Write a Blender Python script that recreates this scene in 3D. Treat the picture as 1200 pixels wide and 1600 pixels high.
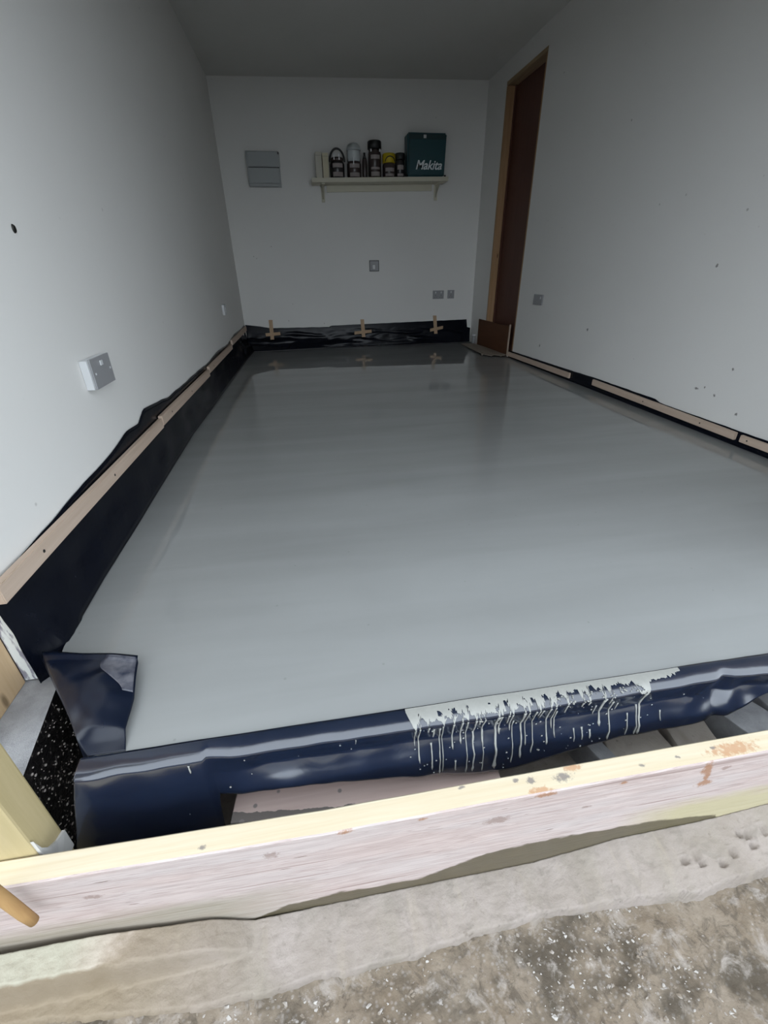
import bpy, bmesh, math, random
from mathutils import Vector, Matrix, noise

for o in list(bpy.data.objects):
    bpy.data.objects.remove(o, do_unlink=True)
scene = bpy.context.scene
COL = scene.collection
random.seed(7)

# ------------------------------------------------------------------ camera
cam_d = bpy.data.cameras.new('camera')
cam = bpy.data.objects.new('camera', cam_d)
COL.objects.link(cam)
cam_d.sensor_fit = 'VERTICAL'
cam_d.sensor_height = 36.0
cam_d.lens = 36.0 * 687.29 / 1600.0
cam_d.clip_start = 0.02
R3 = (Matrix.Rotation(math.radians(-8.767), 3, 'Z') @ Matrix.Rotation(math.radians(61.25), 3, 'X')
      @ Matrix.Rotation(math.radians(-0.955), 3, 'Z'))
cam.matrix_world = Matrix.Translation((0, 0, 0.74)) @ R3.to_4x4()
scene.camera = cam

# ------------------------------------------------------------------ sky, exposure
world = bpy.data.worlds.new('overcast_sky')
scene.world = world
world.use_nodes = True
bg = world.node_tree.nodes['Background']
bg.inputs['Color'].default_value = (0.84, 0.925, 1.0, 1)     # even overcast
bg.inputs['Strength'].default_value = 1.0
vs = scene.view_settings
vs.view_transform = 'Standard'
vs.look = 'None'
vs.gamma = 1.0
vs.use_curve_mapping = False
vs.exposure = 1.82

# ------------------------------------------------------------------ material helpers
def mat(name, col, rough=0.6, spec=0.5, metal=0.0, coat=0.0):
    m = bpy.data.materials.new(name)
    m.use_nodes = True
    b = m.node_tree.nodes['Principled BSDF']
    b.inputs['Base Color'].default_value = (*col, 1)
    b.inputs['Roughness'].default_value = rough
    b.inputs['Specular IOR Level'].default_value = spec
    b.inputs['Metallic'].default_value = metal
    b.inputs['Coat Weight'].default_value = coat
    return m

class NT:
    """small node-building helper around one material"""
    def __init__(s, m):
        s.t = m.node_tree
        s.n = s.t.nodes
        s.b = s.n['Principled BSDF']
        s.co = s.n.new('ShaderNodeTexCoord').outputs['Object']
    def lk(s, a, b):
        s.t.links.new(a, b)
    def val(s, sock, v):
        if hasattr(v, 'is_output'):
            s.lk(v, sock)
        elif isinstance(v, (tuple, list)):
            sock.default_value = (*v, 1) if len(v) == 3 and len(sock.default_value) == 4 else v
        else:
            sock.default_value = v
    def geo(s):
        return s.n.new('ShaderNodeNewGeometry').outputs['Position']
    def scale(s, v, sc, loc=(0, 0, 0), rot=(0, 0, 0)):
        k = s.n.new('ShaderNodeMapping')
        s.lk(v, k.inputs['Vector'])
        k.inputs['Scale'].default_value = sc
        k.inputs['Location'].default_value = loc
        k.inputs['Rotation'].default_value = rot
        return k.outputs[0]
    def noise(s, v, sc=5, det=4, rough=.55, dist=0):
        k = s.n.new('ShaderNodeTexNoise')
        s.lk(v, k.inputs['Vector'])
        k.inputs['Scale'].default_value = sc
        k.inputs['Detail'].default_value = det
        k.inputs['Roughness'].default_value = rough
        k.inputs['Distortion'].default_value = dist
        return k.outputs['Fac']
    def voro(s, v, sc=5, feature='F1', out='Distance'):
        k = s.n.new('ShaderNodeTexVoronoi')
        k.feature = feature
        s.lk(v, k.inputs['Vector'])
        k.inputs['Scale'].default_value = sc
        return k.outputs[out]
    def ramp(s, f, stops):
        k = s.n.new('ShaderNodeValToRGB')
        s.lk(f, k.inputs['Fac'])
        e = k.color_ramp.elements
        while len(e) < len(stops):
            e.new(0.5)
        for i, (p, c) in enumerate(stops):
            e[i].position = p
            e[i].color = (*c, 1) if isinstance(c, (tuple, list)) else (c, c, c, 1)
        return k.outputs['Color']
    def math(s, op, a, b=0.0, c=None):
        k = s.n.new('ShaderNodeMath')
        k.operation = op
        s.val(k.inputs[0], a)
        s.val(k.inputs[1], b)
        if c is not None:
            s.val(k.inputs[2], c)
        return k.outputs[0]
    def sep(s, v):
        k = s.n.new('ShaderNodeSeparateXYZ')
        s.lk(v, k.inputs[0])
        return k.outputs
    def mix(s, f, a, b, mode='MIX'):
        k = s.n.new('ShaderNodeMix')
        k.data_type = 'RGBA'
        k.blend_type = mode
        s.val(k.inputs[0], f)
        s.val(k.inputs[6], a)
        s.val(k.inputs[7], b)
        return k.outputs[2]
    def bump(s, h, strength=.2, dist=.01):
        k = s.n.new('ShaderNodeBump')
        s.lk(h, k.inputs['Height'])
        k.inputs['Strength'].default_value = strength
        k.inputs['Distance'].default_value = dist
        s.lk(k.outputs[0], s.b.inputs['Normal'])
    def col(s, c):
        s.val(s.b.inputs['Base Color'], c)
    def rough(s, c):
        s.val(s.b.inputs['Roughness'], c)
    def spots(s, v, pts):
        """soft elliptical marks at given places; returns a 0..1 mask"""
        acc = None
        wob = s.math('MULTIPLY', s.math('SUBTRACT', s.noise(v, 110, 4, .7), 0.5), 2.6)
        for (p, r) in pts:
            k = s.n.new('ShaderNodeVectorMath')
            k.operation = 'SUBTRACT'
            s.lk(v, k.inputs[0])
            k.inputs[1].default_value = p
            d = s.n.new('ShaderNodeVectorMath')
            d.operation = 'DIVIDE'
            s.lk(k.outputs[0], d.inputs[0])
            d.inputs[1].default_value = r
            l = s.n.new('ShaderNodeVectorMath')
            l.operation = 'LENGTH'
            s.lk(d.outputs[0], l.inputs[0])
            q = s.math('ADD', l.outputs['Value'], wob)
            f = s.math('MULTIPLY', s.math('SUBTRACT', 1.05, q), 2.0)
            k2 = s.n.new('ShaderNodeClamp')
            s.lk(f, k2.inputs[0])
            acc = k2.outputs[0] if acc is None else s.math('MAXIMUM', acc, k2.outputs[0])
        return acc

def wood(name, light, dark, axis=0, rough=.65, grain=1.0, knots=True):
    m = mat(name, light, rough, .3)
    t = NT(m)
    sc = [70 * grain] * 3
    sc[axis] = 3.0
    g = t.noise(t.scale(t.co, sc), 1.0, 5, .6, .3)
    c = t.mix(t.ramp(g, [(.3, 0), (.72, 1)]), light, dark)
    sc2 = [9.0] * 3
    sc2[axis] = 1.2
    c = t.mix(t.math('MULTIPLY', t.noise(t.scale(t.co, sc2), 1, 3), .35), c, tuple(v * .72 for v in light))
    if knots:
        k = [14.0] * 3
        k[axis] = 5.0
        d = t.voro(t.scale(t.co, k), 1.0)
        c = t.mix(t.ramp(d, [(.06, .85), (.14, 0)]), c, tuple(v * .35 for v in dark))
    t.col(c)
    t.bump(g, .25, .002)
    return m

# ------------------------------------------------------------------ materials
def wall_paint(name, base, marks):
    m = mat(name, base, .75, .25)
    t = NT(m)
    P = t.geo()
    n = t.noise(P, 1.3, 4)
    c = t.mix(t.ramp(n, [(.35, 0), (.7, .35)]), base, tuple(v * .93 for v in base))
    sp = t.voro(P, 9.0)
    gate = t.noise(P, 2.2, 2)
    f = t.math('MULTIPLY', t.ramp(sp, [(.035, .55), (.06, 0)]), t.ramp(gate, [(.5, 0), (.6, 1)]))
    c = t.mix(f, c, (.22, .2, .18))
    if marks:
        c = t.mix(t.math('MULTIPLY', t.spots(P, marks), .8), c, (.12, .11, .1))
    t.col(c)
    t.bump(t.noise(P, 160, 3), .08, .002)
    return m

M = {}
WHITE = (.77, .758, .735)
M['wall'] = wall_paint('white_emulsion', WHITE, None)
M['wall_r'] = wall_paint('white_emulsion_marked', WHITE, [
    ((1.916, 2.079, .738), (.05, .008, .008)), ((1.897, 2.988, .364), (.05, .01, .01)), ((1.884, 3.606, .176), (.05, .01, .012)),
    ((1.922, 1.815, .317), (.05, .007, .007)), ((1.918, 1.976, .193), (.05, .014, .006)), ((1.921, 1.863, .185), (.05, .007, .007)),
    ((1.924, 1.719, .131), (.05, .007, .007)), ((1.92, 1.93, .21), (.05, .006, .006))])
M['ceiling'] = mat('ceiling_paint', (.5, .49, .47), .85, .2)
t = NT(M['ceiling']); t.col(t.mix(t.ramp(t.noise(t.geo(), 2, 3), [(.3, 0), (.7, .3)]), (.66, .65, .62), (.58, .57, .54)))

# wet self-levelling screed
m = M['screed'] = mat('wet_grey_screed', (.32, .32, .31), .5, .08, 0.0, 1.0)
t = NT(m); P = t.geo()
m.node_tree.nodes['Principled BSDF'].inputs['Coat IOR'].default_value = 1.42
# one colour over the whole floor; only fine trowel streaks and faint blotches vary it
st = t.noise(t.scale(P, (.7, 6, 1), rot=(0, 0, .06)), 1.0, 5, .55, .4)
bl = t.noise(P, 1.6, 4)
c = t.mix(t.ramp(st, [(.35, 0), (.7, .7)]), (.272, .278, .276), (.222, .226, .223))
c = t.mix(t.ramp(bl, [(.45, 0), (.75, .4)]), c, (.215, .218, .215))
c = t.mix(t.ramp(t.voro(P, 14), [(.03, .35), (.05, 0)]), c, (.15, .15, .15))
t.col(c)
t.rough(t.math('ADD', t.math('MULTIPLY', st, .12), .5))
t.b.inputs['Coat Roughness'].default_value = 0.0

def plastic(name, base, rough, wr=26):
    m = mat(name, base, rough, .5)
    t = NT(m); P = t.geo()
    n = t.noise(P, wr, 4, .5, .6)
    c = t.mix(t.ramp(t.noise(P, 14, 5), [(.45, 0), (.8, .4)]), base, tuple(min(1, v * 1.8 + .002) for v in base))
    t.col(c)
    t.rough(t.math('ADD', t.math('MULTIPLY', t.noise(P, 40, 4), .14), rough - .07))
    t.bump(n, .22, .004)
    return m
M['plastic'] = plastic('black_polythene', (.003, .004, .008), .24)
M['plastic'].node_tree.nodes['Principled BSDF'].inputs['Specular IOR Level'].default_value = .16
M['plastic_blue'] = plastic('blue_black_polythene', (.006, .011, .026), .2, 14)
_b = M['plastic_blue'].node_tree.nodes['Principled BSDF']
_b.inputs['Specular IOR Level'].default_value = .9
_b.inputs['Coat Weight'].default_value = .5
_b.inputs['Coat Roughness'].default_value = .12
M['plastic_flap'] = plastic('navy_polythene', (.004, .007, .017), .3, 18)
M['plastic_flap'].node_tree.nodes['Principled BSDF'].inputs['Specular IOR Level'].default_value = .4
m = M['slurry'] = mat('screed_slurry', (.40, .40, .38), .4, .4)
t = NT(m); t.col(t.mix(t.noise(t.geo(), 120, 3), (.30, .30, .28), (.24, .24, .225)))
m = M['smear'] = mat('thin_slurry_smear', (.22, .22, .26), .35, .5)
t = NT(m); t.col(t.mix(t.ramp(t.noise(t.geo(), 40, 4), [(.35, 0), (.7, 1)]), (.13, .13, .15), (.02, .025, .045)))

M['batten'] = wood('planed_batten_softwood', (.60, .475, .385), (.49, .37, .285), 1)
M['strip'] = wood('cross_strip_wood', (.52, .37, .24), (.42, .28, .17), 2, knots=False)
M['pine_z'] = wood('pine_door_lining', (.46, .29, .16), (.34, .19, .09), 2)
M['pine_y'] = wood('pine_door_head', (.42, .31, .19), (.33, .21, .11), 1)
M['door'] = wood('dark_red_brown_door', (.115, .045, .030), (.085, .033, .022), 2, .5, .6, False)
M['hardboard'] = wood('brown_hardboard', (.125, .052, .024), (.095, .038, .017), 1, .6, .4, False)
M['hard_edge'] = mat('torn_board_edge', (.42, .34, .27), .8, .2)
M['card'] = wood('grey_card_strip', (.34, .29, .24), (.24, .20, .16), 1, .7, .4, False)
M['post'] = wood('sawn_tan_post', (.62, .45, .28), (.50, .34, .18), 2, .7, .8)
M['treated'] = wood('treated_yellow_green_post', (.47, .385, .22), (.40, .33, .17), 2, .7, .7, False)
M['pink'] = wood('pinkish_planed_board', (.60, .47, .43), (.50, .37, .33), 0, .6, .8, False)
t = NT(M['pink']); P = t.geo()
prev = t.b.inputs['Base Color'].links[0].from_socket
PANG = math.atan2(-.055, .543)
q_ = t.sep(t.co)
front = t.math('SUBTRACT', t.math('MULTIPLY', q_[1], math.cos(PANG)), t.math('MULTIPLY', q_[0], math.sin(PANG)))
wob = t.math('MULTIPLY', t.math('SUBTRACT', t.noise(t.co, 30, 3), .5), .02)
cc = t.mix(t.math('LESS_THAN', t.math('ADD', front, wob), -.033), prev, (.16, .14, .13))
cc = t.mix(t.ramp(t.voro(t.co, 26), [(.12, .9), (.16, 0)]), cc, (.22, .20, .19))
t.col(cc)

# formwork board: weathered pink face and a paler yellow planed top
m = M['form_front'] = mat('weathered_pink_board', (.465, .390, .360), .6, .35)
t = NT(m); P = t.geo(); X = t.sep(P)
g = t.noise(t.scale(P, (5, 60, 75)), 1.0, 5, .62, .8)
c = t.mix(t.ramp(g, [(.30, 0), (.45, .6), (.55, .15), (.72, 1)]), (.50, .415, .39), (.31, .24, .222))
c = t.mix(t.ramp(t.noise(t.scale(P, (3, 10, 16)), 1, 3), [(.4, 0), (.7, .6)]), c, (.450, .420, .413))
lines = t.noise(t.scale(P, (1.6, 40, 95)), 1.0, 3, .45, .9)
c = t.mix(t.ramp(lines, [(.32, .85), (.37, 0), (.44, 0), (.452, .5), (.465, 0), (.52, 0), (.535, .6), (.55, 0), (.61, 0), (.622, .5), (.64, 0)]), c, (.247, .180, .165))
cr = t.noise(t.scale(P, (14, 40, 190), (3, 0, 1)), 1.0, 2)
c = t.mix(t.ramp(cr, [(.255, .9), (.285, 0)]), c, (.098, .060, .045))
# greenish algae with painted shading low down on the left, yellow-green stain low on the right
edge = t.math('ADD', X[2], t.math('MULTIPLY', t.math('SUBTRACT', t.noise(t.scale(P, (9, 9, 20)), 1, 4), .5), .05))
lefty = t.ramp(t.math('ADD', t.math('MULTIPLY', X[0], -1.0), .5), [(.55, 0), (.75, 1)])
alg_shade = t.math('MULTIPLY', t.ramp(t.math('ADD', edge, 1.0), [(.752, 1), (.785, 0)]), lefty)
c = t.mix(t.math('MULTIPLY', alg_shade, .6), c, (.20, .188, .125))
righty = t.ramp(X[0], [(.52, 0), (.66, 1)])
alg2 = t.math('MULTIPLY', t.ramp(t.math('ADD', edge, 1.0), [(.765, 1), (.80, 0)]), righty)
c = t.mix(t.math('MULTIPLY', alg2, .8), c, (.375, .338, .195))
# soaked dark band along the bottom: its upper limit follows a curve along the board
wr = t.ramp(t.math('ADD', X[0], .2), [(0.0, 0), (.066, .30), (.163, .42), (.249, .35), (.325, .32), (.451, .79), (.582, .87),
                                     (.723, .76), (.84, .70), (.97, .42), (.99, 0)])
limit = t.math('ADD', t.math('MULTIPLY', wr, .10), -.337)
wob2 = t.math('MULTIPLY', t.math('SUBTRACT', t.noise(t.scale(P, (24, 1, 60)), 1, 4), .5), .02)
wet = t.ramp(t.math('MULTIPLY_ADD', t.math('SUBTRACT', limit, t.math('ADD', X[2], wob2)), 120.0, .5), [(.2, 0), (.8, 1)])
c = t.mix(t.math('MULTIPLY', wet, .92), c, t.mix(t.noise(P, 30, 3), (.052, .044, .022), (.082, .066, .033)))
rust = t.spots(P, [((.676, .394, -.10), (.012, .05, .022)), ((.684, .394, -.125), (.008, .05, .02)), ((.686, .394, -.15), (.018, .05, .012)),
                   ((.345, .394, -.086), (.022, .05, .006)), ((-.013, .394, -.085), (.014, .05, .006)), ((.12, .394, -.09), (.008, .05, .004)),
                   ((.50, .394, -.095), (.01, .05, .005))])
c = t.mix(t.math('MULTIPLY', rust, .8), c, (.270, .128, .060))
kn = t.spots(P, [((-.139, .394, -.118), (.016, .05, .010)), ((.72, .394, -.11), (.012, .05, .006)), ((.26, .394, -.14), (.025, .05, .012)),
                 ((-.43, .394, -.155), (.016, .05, .007)), ((.44, .394, -.155), (.012, .05, .004))])
c = t.mix(t.math('MULTIPLY', kn, .6), c, (.195, .128, .105))
t.col(c)
t.rough(t.math('SUBTRACT', .65, t.math('MULTIPLY', wet, .3)))
t.bump(t.math('ADD', g, lines), .35, .002)

m = M['form_top'] = mat('planed_yellow_board_edge', (.540, .435, .270), .55, .35)
t = NT(m); P = t.geo()
g = t.noise(t.scale(P, (4, 130, 60)), 1.0, 4, .6, .4)
c = t.mix(t.ramp(g, [(.3, 0), (.7, .8)]), (.630, .555, .420), (.570, .465, .315))
rs = t.spots(P, [((.338, .400, -.08), (.024, .008, .05)), ((.737, .412, -.08), (.055, .014, .05)), ((.415, .43, -.08), (.02, .006, .05))])
c = t.mix(t.math('MULTIPLY', rs, .7), c, (.435, .210, .098))
bl = t.spots(P, [((.389, .416, -.08), (.02, .009, .05)), ((.328, .421, -.08), (.010, .007, .05)), ((-.247, .41, -.08), (.006, .004, .05)),
                 ((.544, .412, -.08), (.007, .004, .05)), ((.62, .415, -.08), (.006, .003, .05)), ((.70, .42, -.08), (.006, .003, .05)),
                 ((.30, .425, -.08), (.006, .004, .05)), ((.20, .43, -.08), (.008, .003, .05))])
c = t.mix(t.math('MULTIPLY', bl, .85), c, (.195, .173, .165))
t.col(c)
t.bump(g, .2, .001)

# concrete
def concrete(name, a, b, dark, sc=14.0):
    m = mat(name, a, .8, .3)
    t = NT(m); P = t.geo()
    c = t.mix(t.ramp(t.noise(P, sc, 5, .6, .4), [(.32, 0), (.68, 1)]), a, b)
    c = t.mix(t.ramp(t.noise(P, sc * 5, 4, .6), [(.22, .8), (.36, 0)]), c, dark)
    t.col(c)
    t.bump(t.noise(P, sc * 14, 5, .65), .6, .003)
    return m, t, P, c
M['concrete'], t, P, c = concrete('grey_concrete', (.40, .355, .315), (.28, .245, .21), (.13, .115, .10))
M['pier'], t, P, c = concrete('pale_grey_mortar', (.37, .37, .38), (.26, .26, .27), (.20, .19, .18), 22)
m, t, P, c = concrete('trowelled_concrete_threshold', (.295, .255, .230), (.225, .192, .163), (.13, .105, .08), 11)
M['ledge'] = m
Xp = t.sep(P)
g1 = t.noise(t.scale(P, (12, 3, 3)), 1, 4)
c = t.mix(t.ramp(g1, [(.5, 0), (.8, .35)]), c, (.24, .225, .165))
br = t.ramp(t.math('ADD', t.math('MULTIPLY', Xp[0], -1), .3), [(.45, 0), (.75, 1)])
c = t.mix(t.ramp(t.noise(P, 26, 5, .65, .6), [(.52, 0), (.64, .55)]), c, (.19, .165, .14))
c = t.mix(t.ramp(t.noise(t.scale(P, (40, 7, 7)), 1, 4, .6), [(.56, 0), (.72, .35)]), c, (.31, .265, .21))
c = t.mix(t.math('MULTIPLY', br, .85), c, t.mix(t.noise(P, 25, 3), (.189, .140, .084), (.252, .203, .140)))
mort = t.math('MULTIPLY', t.ramp(t.math('ADD', t.math('ADD', Xp[2], t.math('MULTIPLY', t.noise(P, 60, 3), .012)), 1.0), [(.728, 0), (.736, 1)]),
              t.ramp(t.math('MULTIPLY', Xp[0], -1.0), [(.24, 0), (.29, 1)]))
c = t.mix(mort, c, t.mix(t.ramp(t.math('MULTIPLY', Xp[0], -1.0), [(.40, 0), (.5, 1)]), (.462, .385, .329), (.350, .329, .259)))
t.col(c)
m, t, P, c = concrete('rough_weathered_ground', (.240, .198, .155), (.160, .124, .088), (.048, .037, .027), 12)
M['ground'] = m
chips = t.math('MULTIPLY', t.ramp(t.voro(t.scale(P, (1, 1.25, 1)), 95), [(.16, 1), (.36, 0)]), t.ramp(t.noise(P, 9, 3), [(.42, 0), (.6, 1)]))
c = t.mix(chips, c, t.mix(t.noise(P, 40, 2), (.434, .406, .378), (.280, .238, .210)))
c = t.mix(t.ramp(t.noise(P, 9, 4, .6), [(.48, 0), (.62, .85)]), c, (.062, .050, .036))
c = t.mix(t.ramp(t.noise(P, 38, 5, .7, .8), [(.5, 0), (.64, .7)]), c, (.075, .060, .045))
c = t.mix(t.ramp(t.noise(t.scale(P, (1, 1, 1), (5, 2, 0)), 22, 5, .7, .5), [(.54, 0), (.68, .75)]), c, (.33, .295, .265))
c = t.mix(t.ramp(t.noise(t.scale(P, (60, 110, 60), rot=(0, 0, .5)), 1, 3), [(.66, 0), (.74, .8)]), c, (.350, .322, .301))
t.col(c)
m = M['bitumen'] = mat('bitumen_with_grit', (.012, .011, .011), .35, .5)
t = NT(m); P = t.geo()
d = t.voro(t.scale(P, (1, 1, .7)), 105)
gate = t.noise(P, 60, 2)
f = t.math('MULTIPLY', t.ramp(d, [(.18, 1), (.30, 0)]), t.ramp(gate, [(.46, 0), (.58, 1)]))
t.col(t.mix(f, (.014, .012, .012), (.42, .37, .34)))
t.bump(t.noise(P, 130, 4), .8, .006)
M['chip'] = mat('pale_stone_chip', (.55, .51, .47), .8, .3)
t = NT(M['chip']); t.col(t.mix(t.ramp(t.noise(t.geo(), 45, 1), [(.4, 0), (.6, 1)]), (.40, .375, .35), (.20, .165, .13)))
M['tarmac'] = mat('dark_tarmac', (.07, .068, .066), .85, .3)
M['grit'] = mat('pale_grit', (.45, .40, .37), .6, .4)
M['plaster_edge'] = mat('white_plaster_edge', (.78, .80, .80), .6, .3)
t = NT(M['plaster_edge']); P = t.geo()
t.col(t.mix(t.ramp(t.noise(t.scale(P, (60, 60, 14)), 1, 4), [(.5, 0), (.56, 1)]), (.80, .84, .84), (.30, .30, .36)))
M['foam'] = mat('white_filler', (.52, .51, .49), .8, .3)
M['bark'] = wood('peeled_stick', (.42, .26, .11), (.30, .17, .07), 2, .7, 1.0, False)
M['screw'] = mat('dark_screw', (.03, .028, .025), .5, .5, .6)
M['brickwall'] = mat('facade_render', (.42, .36, .32), .85, .2)
# small fittings
M['white_plastic'] = mat('white_plastic', (.62, .63, .64), .35, .5)
M['grey_plastic'] = mat('grey_plastic', (.30, .30, .31), .4, .5)
M['box_grey'] = mat('grey_enamel', (.36, .38, .38), .45, .5)
M['seam'] = mat('dark_seam', (.12, .12, .12), .6, .3)
M['shelf'] = mat('cream_shelf_paint', (.60, .57, .46), .5, .4)
M['cream'] = mat('cream_carton', (.60, .55, .40), .6, .3)
M['cream2'] = mat('pale_carton', (.56, .54, .46), .6, .3)
M['black'] = mat('black_plastic', (.012, .012, .013), .4, .5)
M['jar'] = mat('brown_jar', (.055, .038, .036), .25, .5)
M['jar2'] = mat('dark_jar', (.03, .026, .028), .25, .5)
M['lid_white'] = mat('white_lid', (.58, .62, .63), .4, .5)
M['dome'] = mat('frosted_dome', (.42, .45, .45), .3, .5)
M['yellow'] = mat('yellow_lid', (.62, .46, .015), .45, .5)
M['labelp'] = mat('paper_label', (.33, .29, .28), .7, .3)
M['silver'] = mat('silver_clip', (.65, .66, .68), .35, .5, .6)
M['teal'] = mat('teal_case', (.0, .045, .056), .4, .5)
M['teal_d'] = mat('teal_case_rim', (.0, .026, .03), .45, .5)
M['letter'] = mat('white_lettering', (.75, .80, .82), .5, .4)

# ------------------------------------------------------------------ object helpers
def tag(o, label=None, cat=None, group=None, kind=None):
    if label: o['label'] = label
    if cat: o['category'] = cat
    if group: o['group'] = group
    if kind: o['kind'] = kind
    return o

def empty(name, loc, label=None, cat=None, group=None, kind=None):
    o = bpy.data.objects.new(name, None)
    o.empty_display_size = .05
    COL.objects.link(o)
    o.location = loc
    return tag(o, label, cat, group, kind)

def wloc(o):
    v = Vector(o.location)
    while o.parent:
        o = o.parent
        v = v + Vector(o.location)
    return v

def build(name, bm, mats, parent=None, smooth=False):
    """links a bmesh given in world coordinates; the origin goes to its centre"""
    bmesh.ops.recalc_face_normals(bm, faces=bm.faces[:])
    lo = Vector((1e9,) * 3); hi = Vector((-1e9,) * 3)
    for v in bm.verts:
        for i in range(3):
            lo[i] = min(lo[i], v.co[i]); hi[i] = max(hi[i], v.co[i])
    c = (lo + hi) / 2
    for v in bm.verts:
        v.co -= c
    me = bpy.data.meshes.new(name)
    bm.to_mesh(me); bm.free()
    for mm in (mats if isinstance(mats, (list, tuple)) else [mats]):
        me.materials.append(mm)
    if smooth:
        for p in me.polygons:
            p.use_smooth = True
    o = bpy.data.objects.new(name, me)
    COL.objects.link(o)
    if parent is not None:
        o.parent = parent
        o.location = c - wloc(parent)
    else:
        o.location = c
    return o

def hexa(bm, p, mi=0):
    """p: 8 corners, bottom ring then top ring"""
    v = [bm.verts.new(q) for q in p]
    fs = []
    for f in ((3, 2, 1, 0), (4, 5, 6, 7), (0, 1, 5, 4), (1, 2, 6, 5), (2, 3, 7, 6), (3, 0, 4, 7)):
        k = bm.faces.new([v[i] for i in f]); k.material_index = mi
        fs.append(k)
    return v, fs

def add_box(bm, lo, hi, bev=0.0, rz=0.0, mi=0):
    x0, y0, z0 = lo; x1, y1, z1 = hi
    cx, cy = (x0 + x1) / 2, (y0 + y1) / 2
    def r(x, y, z):
        dx, dy = x - cx, y - cy
        return (cx + dx * math.cos(rz) - dy * math.sin(rz), cy + dx * math.sin(rz) + dy * math.cos(rz), z)
    v, f = hexa(bm, [r(x0, y0, z0), r(x1, y0, z0), r(x1, y1, z0), r(x0, y1, z0), r(x0, y0, z1), r(x1, y0, z1), r(x1, y1, z1), r(x0, y1, z1)], mi)
    if bev:
        es = list({e for q in v for e in q.link_edges})
        bmesh.ops.bevel(bm, geom=es, offset=bev, segments=2, affect='EDGES', profile=.6)
    return bm

def box(name, lo, hi, m, parent=None, bev=0.0, rz=0.0):
    bm = bmesh.new()
    add_box(bm, lo, hi, bev, rz)
    return build(name, bm, m, parent)

def prism(name, poly, z0, z1, m, parent=None, bev=0, top_mi=0, side_mi=0):
    bm = bmesh.new()
    a = [bm.verts.new((x, y, z0)) for x, y in poly]
    b = [bm.verts.new((x, y, z1)) for x, y in poly]
    bm.faces.new(a[::-1]).material_index = side_mi
    bm.faces.new(b).material_index = top_mi
    for i in range(len(poly)):
        j = (i + 1) % len(poly)
        bm.faces.new((a[i], a[j], b[j], b[i])).material_index = side_mi
    if bev:
        bmesh.ops.bevel(bm, geom=[e for e in bm.edges], offset=bev, segments=2, affect='EDGES')
    return build(name, bm, m, parent)

def lathe(name, c, prof, m, parent=None, n=24, smooth=True):
    """prof: (radius, z) from bottom to top, axis through c"""
    bm = bmesh.new()
    rings = []
    for r, z in prof:
        rings.append([bm.verts.new((c[0] + r * math.cos(2 * math.pi * i / n), c[1] + r * math.sin(2 * math.pi * i / n), c[2] + z)) for i in range(n)])
    for a, b in zip(rings, rings[1:]):
        for i in range(n):
            bm.faces.new((a[i], a[(i + 1) % n], b[(i + 1) % n], b[i]))
    bm.faces.new(rings[0][::-1]); bm.faces.new(rings[-1])
    return build(name, bm, m, parent, smooth)

def tube_bm(bm, pts, rad, n=8):
    """tube along points; rad number or list"""
    rings = []
    for i, p in enumerate(pts):
        p = Vector(p)
        d = (Vector(pts[min(i + 1, len(pts) - 1)]) - Vector(pts[max(i - 1, 0)])).normalized()
        u = d.cross(Vector((0, 1, .13))).normalized(); w = d.cross(u)
        r = rad[i] if isinstance(rad, (list, tuple)) else rad
        rings.append([bm.verts.new(p + (u * math.cos(2 * math.pi * k / n) + w * math.sin(2 * math.pi * k / n)) * r) for k in range(n)])
    for a, b in zip(rings, rings[1:]):
        for k in range(n):
            bm.faces.new((a[k], a[(k + 1) % n], b[(k + 1) % n], b[k]))
    bm.faces.new(rings[0][::-1]); bm.faces.new(rings[-1])

def tube(name, pts, rad, m, parent=None, n=8):
    bm = bmesh.new(); tube_bm(bm, pts, rad, n)
    return build(name, bm, m, parent, True)

def sheet(name, f, nu, nv, m, parent=None, thick=.0012, flip=False):
    """f(u, v) -> point, u and v in 0..1; two skins a little apart, closed round the rim"""
    P = [[Vector(f(i / nu, j / nv)) for j in range(nv + 1)] for i in range(nu + 1)]
    bm = bmesh.new()
    def nrm(i, j):
        a = P[min(i + 1, nu)][j] - P[max(i - 1, 0)][j]
        b = P[i][min(j + 1, nv)] - P[i][max(j - 1, 0)]
        n = a.cross(b)
        n = n.normalized() if n.length > 1e-12 else Vector((0, 0, 1))
        return -n if flip else n
    A = [[bm.verts.new(P[i][j]) for j in range(nv + 1)] for i in range(nu + 1)]
    B = [[bm.verts.new(P[i][j] + nrm(i, j) * thick) for j in range(nv + 1)] for i in range(nu + 1)]
    for G in (A, B):
        for i in range(nu):
            for j in range(nv):
                bm.faces.new((G[i][j], G[i + 1][j], G[i + 1][j + 1], G[i][j + 1]))
    for i in range(nu):
        for j in (0, nv):
            bm.faces.new((A[i][j], A[i + 1][j], B[i + 1][j], B[i][j]))
    for j in range(nv):
        for i in (0, nu):
            bm.faces.new((A[i][j], A[i][j + 1], B[i][j + 1], B[i][j]))
    return build(name, bm, m, parent, True)

def nz(x, y=0.0, z=0.0):
    return noise.noise(Vector((x, y, z)))

def lerp_tab(tab, x):
    if x <= tab[0][0]: return tab[0][1]
    for (a, p), (b, q) in zip(tab, tab[1:]):
        if x <= b:
            return p + (q - p) * (x - a) / (b - a)
    return tab[-1][1]

# ------------------------------------------------------------------ the room
YB, XL, YF = 5.225, -.66, .80
def XR(y):                       # the right wall runs a touch out of square
    return 1.85 + .021 * (YB - y)
BASE = -.36

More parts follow.
